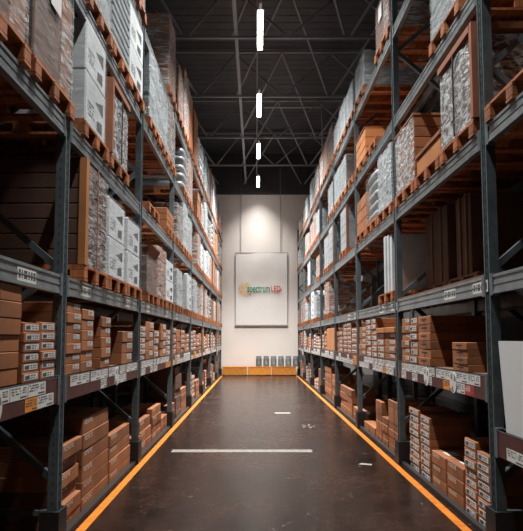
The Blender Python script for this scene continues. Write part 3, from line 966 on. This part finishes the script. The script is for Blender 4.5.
        part('stretch_film', lambda: wrinkle_shell(w, d, h, v, 'film_thin', .02, True, .004))
        part('lid_flap', lambda: MB().quad([(-.02, -w / 2, h + .01), (-.02, w / 2, h + .01), (.05, w / 2, h + .15), (.05, -w / 2, h + .15)], 'carton').quad([(-.03, -w / 2, h + .01), (.04, -w / 2, h + .15), (.04, w / 2, h + .15), (-.03, w / 2, h + .01)], 'carton').mesh('lid_flap'))

LEFT0, LSTEP, RIGHT0, RSTEP = 0.36, 0.82, 0.13, 0.87
def place(side, k, lv, slot, kind, h, w=None, ww=None, d=1.05, dy=0.0, pal=True, back=0.0, rear=False, setb=0.0):
    SN = ('left' if side < 0 else 'right') + (' rear' if rear else '')
    st, step = (LEFT0, LSTEP) if side < 0 else (RIGHT0, RSTEP)
    pw = 0.78 if side < 0 else 0.83
    y = BAY0 + k * BAY + st + step * slot + pw / 2 + dy
    xf = -1.49 if side < 0 else 1.825
    if rear: xf = (REARL + .03) if side < 0 else (REARR - .03)
    z = LVLS[side][lv]
    if setb: xf += side * setb; z += .022
    detail = k <= 1 and not rear
    seed = (k + 2) * 17 + slot * 5 + ord(lv) + (0 if side < 0 else 1)
    spot = f"{SLOTW[slot]} place on {LVW[lv]} of {SN} rack, {BAYW[k]}"
    if pal:
        pallet(xf, y, z, pw, side, f"{'dull brown' if rear or setb else 'orange'} wooden pallet, {spot}", f"pallets in the {SN} rack", detail, .72 if setb else 1.15, wd='wood_shaded' if (rear or setb) else 'wood')
        z += PH
    if kind:
        t = link({'white': 'carton_load', 'sacks': 'sack_load', 'slats': 'panel_load', 'panel': 'panel_load'}.get(kind, 'wrapped_load' if kind in ('brown', 'grey', 'edge', 'crate', 'open', 'darkwrap', 'whitewrap', 'greyc', 'front') else 'carton_load'),
                 None, None, (xf + side * (0.03 + back), y, z), 0 if side < 0 else math.pi)
        tag(t, f"{LOAD_WORD[kind]}, {spot}", 'pallet load', f"loads in the {SN} rack")
        load(kind, round(ww or (w or pw - .02), 3), d, h, t, detail, seed, side)

P = place
# left rack, hand-placed near bays
P(-1, -1, 'C', 0, 'bare', .9); P(-1, -1, 'C', 1, 'darkwrap', .95); P(-1, -1, 'C', 2, 'darkwrap', 1.02, dy=.04)
P(-1, -1, 'D', 2, 'bare', .9)
P(-1, 0, 'B', 0, 'edge', .95); P(-1, 0, 'B', 1, 'white', .84, w=.66, dy=-.02); P(-1, 0, 'B', 2, 'white', .80, w=.66, dy=-.03)
P(-1, 0, 'C', 0, 'white', .98, w=.62, dy=-.06); P(-1, 0, 'C', 1, 'crate', .74, w=.72, dy=-.02)
P(-1, 0, 'D', 0, 'grey', .9); P(-1, 0, 'D', 1, 'slats', .92); P(-1, 0, 'D', 2, 'white', .95, dy=-.04)
P(-1, 0, 'E', 2, 'brown', 1.1)
P(-1, 1, 'B', 0, 'open', .52); P(-1, 1, 'B', 1, 'brown', .80); P(-1, 1, 'B', 2, 'white', .72)
P(-1, 1, 'C', 0, None, 0); P(-1, 1, 'C', 2, 'bare', .32)
P(-1, 1, 'D', 0, 'grey', 1.02); P(-1, 1, 'D', 1, 'grey', .9); P(-1, 1, 'D', 2, 'brown', .95)
P(-1, 1, 'E', 2, 'brown', 1.30)
# right rack
P(1, -1, 'C', 2, None, 0); P(1, -1, 'C', 1, 'brown', .95)
P(1, 0, 'B', 1, 'dim', .86, ww=.42, d=.66, setb=.36); P(1, 0, 'B', 2, 'dim', .90, d=.66, setb=.36)
P(1, 0, 'C', 0, 'crate', .77); P(1, 0, 'C', 1, 'low', .20); P(1, 0, 'C', 2, 'front', .76)
P(1, 0, 'D', 0, 'grey', .9, dy=.25)
P(1, 1, 'B', 0, 'panel', .82, w=.30, dy=-.02)
P(1, 1, 'C', 0, 'whitewrap', .84); P(1, 1, 'C', 1, 'sacks', .80); P(1, 1, 'C', 2, 'bare', .62)
P(1, 1, 'D', 1, None, 0); P(1, 1, 'D', 2, 'orange', .48)
P(1, 1, 'E', 0, 'darkwrap', .7); P(1, 1, 'E', 2, 'grey', .62)
P(1, 2, 'C', 1, 'greyc', .88)
P(1, 2, 'D', 0, None, 0); P(1, 2, 'D', 1, 'grey', .70); P(1, 2, 'D', 2, 'grey', .72)
P(1, 2, 'E', 0, 'grey', .62); P(1, 2, 'E', 1, 'grey', .68); P(1, 2, 'E', 2, 'grey', .6)
# remaining bays by recipe
rl = random.Random(21)
for k in range(2, 7):
    for lv in 'BCDE':
        for s_ in range(3):
            h = rl.uniform(.62, .9) if lv != 'E' else rl.uniform(1.0, 1.35)
            if lv == 'B': h = min(h, .85)
            kd = rl.choice(('brown', 'front', 'white', 'grey', 'edge', 'brown', 'whitewrap', 'bare', 'brown', 'sacks'))
            if rl.random() < .93: P(-1, k, lv, s_, kd, round(h, 1))
            else: rl.random()
for k in range(3, 7):
    for lv in 'BCDE':
        for s_ in range(3):
            h = rl.uniform(.6, .9)
            kd = rl.choice(('white', 'greyc', 'grey', 'brown', 'grey', 'brown', 'greyc'))
            if lv == 'E': kd = rl.choice(('brown', 'brown', 'grey', 'front'))
            if rl.random() < (.58 if lv in 'BC' else .72): P(1, k, lv, s_, kd, round(h, 1))
# dim loads in the racks behind
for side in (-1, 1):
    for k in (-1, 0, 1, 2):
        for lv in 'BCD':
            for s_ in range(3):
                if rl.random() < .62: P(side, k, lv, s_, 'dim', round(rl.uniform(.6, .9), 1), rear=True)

# ------------------------------------------------------------------ white panel on the low front shelf, right
pm_ = MB()
pts = [(-1.2, 0), (0, 0), (.09, .68), (-1.2, .68)]
pm_.quad([(0, a, b) for a, b in pts], 'panel'); pm_.quad([(.03, a, b) for a, b in pts][::-1], 'panel')
for q in range(4):
    (a0, b0), (a1, b1) = pts[q], pts[(q + 1) % 4]
    pm_.quad([(0, a1, b1), (0, a0, b0), (.03, a0, b0), (.03, a1, b1)], 'panel')
t = link('white_panel', pm_.mesh('white_panel'), None, (XR + .02, 4.09, .90))
tag(t, 'white flat panel standing on the low maroon shelf at the right edge', 'panel')
# orange plank on the cartons of the right rack's second bay
# ------------------------------------------------------------------ banner
bx0, bx1, bz0, bz1, by = -0.915, 1.40, 2.20, 5.44, WALL_Y - .06
ban = link('hanging_banner', None, None, ((bx0 + bx1) / 2, by, bz0))
tag(ban, 'white hanging banner with green and red lettering on the back wall', 'banner')
bw, bh = bx1 - bx0, bz1 - bz0
def cloth(u, v):
    x = -bw / 2 + bw * u; z = bh * v
    q = .018 * noise.noise(Vector((x * 1.2 + z * .5, z * .8, 1))) + .015 * math.sin((x * 1.0 - z * .9) * 3) * (1 - abs(2 * u - 1)) * v
    return (x, q, z)
m = MB(); m.grid(lambda u, v: cloth(u, v), 24, 32, 'banner')
m.grid(lambda u, v: tuple(Vector(cloth(1 - u, v)) + Vector((0, .006, 0))), 24, 32, 'banner')
link('cloth', m.mesh('cloth', True), ban)
link('batten', MB().box(-bw / 2 - .02, bw / 2 + .02, -.02, .02, -.05, 0.01, 'banner_edge').mesh('batten'), ban)
link('batten', MB().box(-bw / 2 - .02, bw / 2 + .02, -.012, .012, bh - .005, bh + .015, 'banner_edge').mesh('batten'), ban)
for s_ in (-1, 1):
    link('edge_band', MB().box(s_ * bw / 2 - .008, s_ * bw / 2 + .008, -.010, .010, 0, bh, 'banner_edge').mesh('edge_band'), ban)
for x in (-.68, 1.1):
    link('cord', MB().tube((x - (bx0 + bx1) / 2, 0, bh + .03), (x - (bx0 + bx1) / 2, 0, 9.3 - bz0), .012, 'banner_edge', 6).mesh('cord'), ban)

def text_mesh(s, size, k, bold, sx=1.0):
    cu = bpy.data.curves.new('lettering', 'FONT')
    cu.body = s; cu.size = size; cu.offset = bold; cu.extrude = .004
    cu.align_x = 'LEFT'
    o = bpy.data.objects.new('lettering_source', cu)
    COL.objects.link(o)
    bpy.context.view_layer.update()
    dg = bpy.context.evaluated_depsgraph_get()
    me = bpy.data.meshes.new_from_object(o.evaluated_get(dg))
    bpy.data.objects.remove(o)
    bpy.data.curves.remove(cu)
    me.materials.clear(); me.materials.append(M[k])
    return me
def sign_text(s, x0, x1, z, size, k, bold):
    me = text_mesh(s, size, k, bold)
    xs = [v.co.x for v in me.vertices]
    sc = (x1 - x0) / (max(xs) - min(xs))
    mn = min(xs)
    for v in me.vertices: v.co.x = (v.co.x - mn) * sc
    o = link('lettering', me, ban, (x0, -.045, z))
    o.rotation_euler = (R(90), 0, 0)
    return o
pxm = lambda px: (px - 256) * (WALL_Y - .06) / 540.0 - (bx0 + bx1) / 2
zc = 1.6 + (338.5 - 289.5) * (WALL_Y) / 540.0 * 1.0 - bz0
sign_text('spectrum', pxm(247.5), pxm(270), zc - .13, .50, 'green', .006)
sign_text('LED', pxm(271.3), pxm(280.5), zc - .09, .36, 'redlet', .004)
m = MB()                                              # red swoosh under the second word
n = 14
for i in range(n):
    a0, a1 = math.pi * (1.05 + .95 * i / n), math.pi * (1.05 + .95 * (i + 1) / n)
    cx_, rx, rz_ = pxm(276), .27, .17
    th = .012 + .03 * i / n
    m.quad([(cx_ + rx * math.cos(a0), -.047, zc + .02 + rz_ * math.sin(a0)), (cx_ + rx * math.cos(a1), -.047, zc + .02 + rz_ * math.sin(a1)),
            (cx_ + (rx - th) * math.cos(a1), -.047, zc + .02 + (rz_ - th) * math.sin(a1)), (cx_ + (rx - th) * math.cos(a0), -.047, zc + .02 + (rz_ - th) * math.sin(a0))], 'redlet')
link('swoosh', m.mesh('swoosh'), ban)
m = MB()                                              # dotted sun
for ring, (rad, cnt, dr) in enumerate(((.10, 7, .032), (.19, 11, .036), (.28, 15, .034))):
    for i in range(cnt):
        a = 2 * math.pi * (i + .5 * (ring % 2)) / cnt
        if ring > 0 and abs(math.atan2(math.sin(a), math.cos(a))) < .5: continue
        c_ = (pxm(245.2) + rad * math.cos(a), zc + rad * math.sin(a))
        m.quad([(c_[0] + dr * math.cos(q * math.pi / 4), -.045, c_[1] + dr * math.sin(q * math.pi / 4)) for q in range(8)], 'dot_o' if (i + ring) % 2 else 'dot_y')
link('sun_dots', m.mesh('sun_dots'), ban)

# ------------------------------------------------------------------ timber bumper and canisters by the back wall
for i, (x0, x1, w_) in enumerate(((-1.45, -.40, 'left of the three'), (-.36, .66, 'middle of the three'), (.70, 1.72, 'right of the three'))):
    y = 23.42
    t = link('timber_bumper', None, None, ((x0 + x1) / 2, y, 0))
    tag(t, f'low yellow timber box along the back wall, {w_}', 'timber box', 'timber boxes by the back wall')
    hw = (x1 - x0) / 2
    link('side_board', MB().cbox(-hw, hw, 0, .05, .03, .34, 'bumper', .008).mesh('side_board'), t)
    link('top_board', MB().cbox(-hw, hw, -.01, .5, .34, .385, 'bumper', .008).mesh('top_board'), t)
    link('side_board', MB().cbox(-hw, hw, .44, .49, .03, .34, 'bumper', .008).mesh('side_board'), t)
    for a in (-hw, hw - .08):
        link('foot', MB().box(a, a + .08, .05, .44, 0, .34, 'bumper').mesh('foot'), t)
cw_ = ['leftmost of six', 'second from left of six', 'third from left of six', 'third from right of six', 'second from right of six', 'rightmost of six']
for i in range(6):
    px = 258.8 + i * 7.35
    x = (px - 256) * 23.6 / 540
    t = link('grey_canister', cached('can', lambda: MB().lathe([(.115, 0), (.128, .02), (.128, .33), (.105, .40)], 'drum').mesh('grey_canister', False)), None, (x, 23.62, .385))
    tag(t, f'grey canister with lid on the yellow timber, {cw_[i]}', 'canister', 'grey canisters by the back wall')
    link('lid', cached('canl', lambda: MB().lathe([(.10, .40), (.112, .40), (.112, .45), (.09, .46)], 'grey_box').mesh('lid')), t)
    link('front_label', cached('canf', lambda: MB().box(-.05, .05, -.131, -.125, .10, .26, 'grey_box').mesh('front_label')), t)

print('CARTONS', ncart[0])
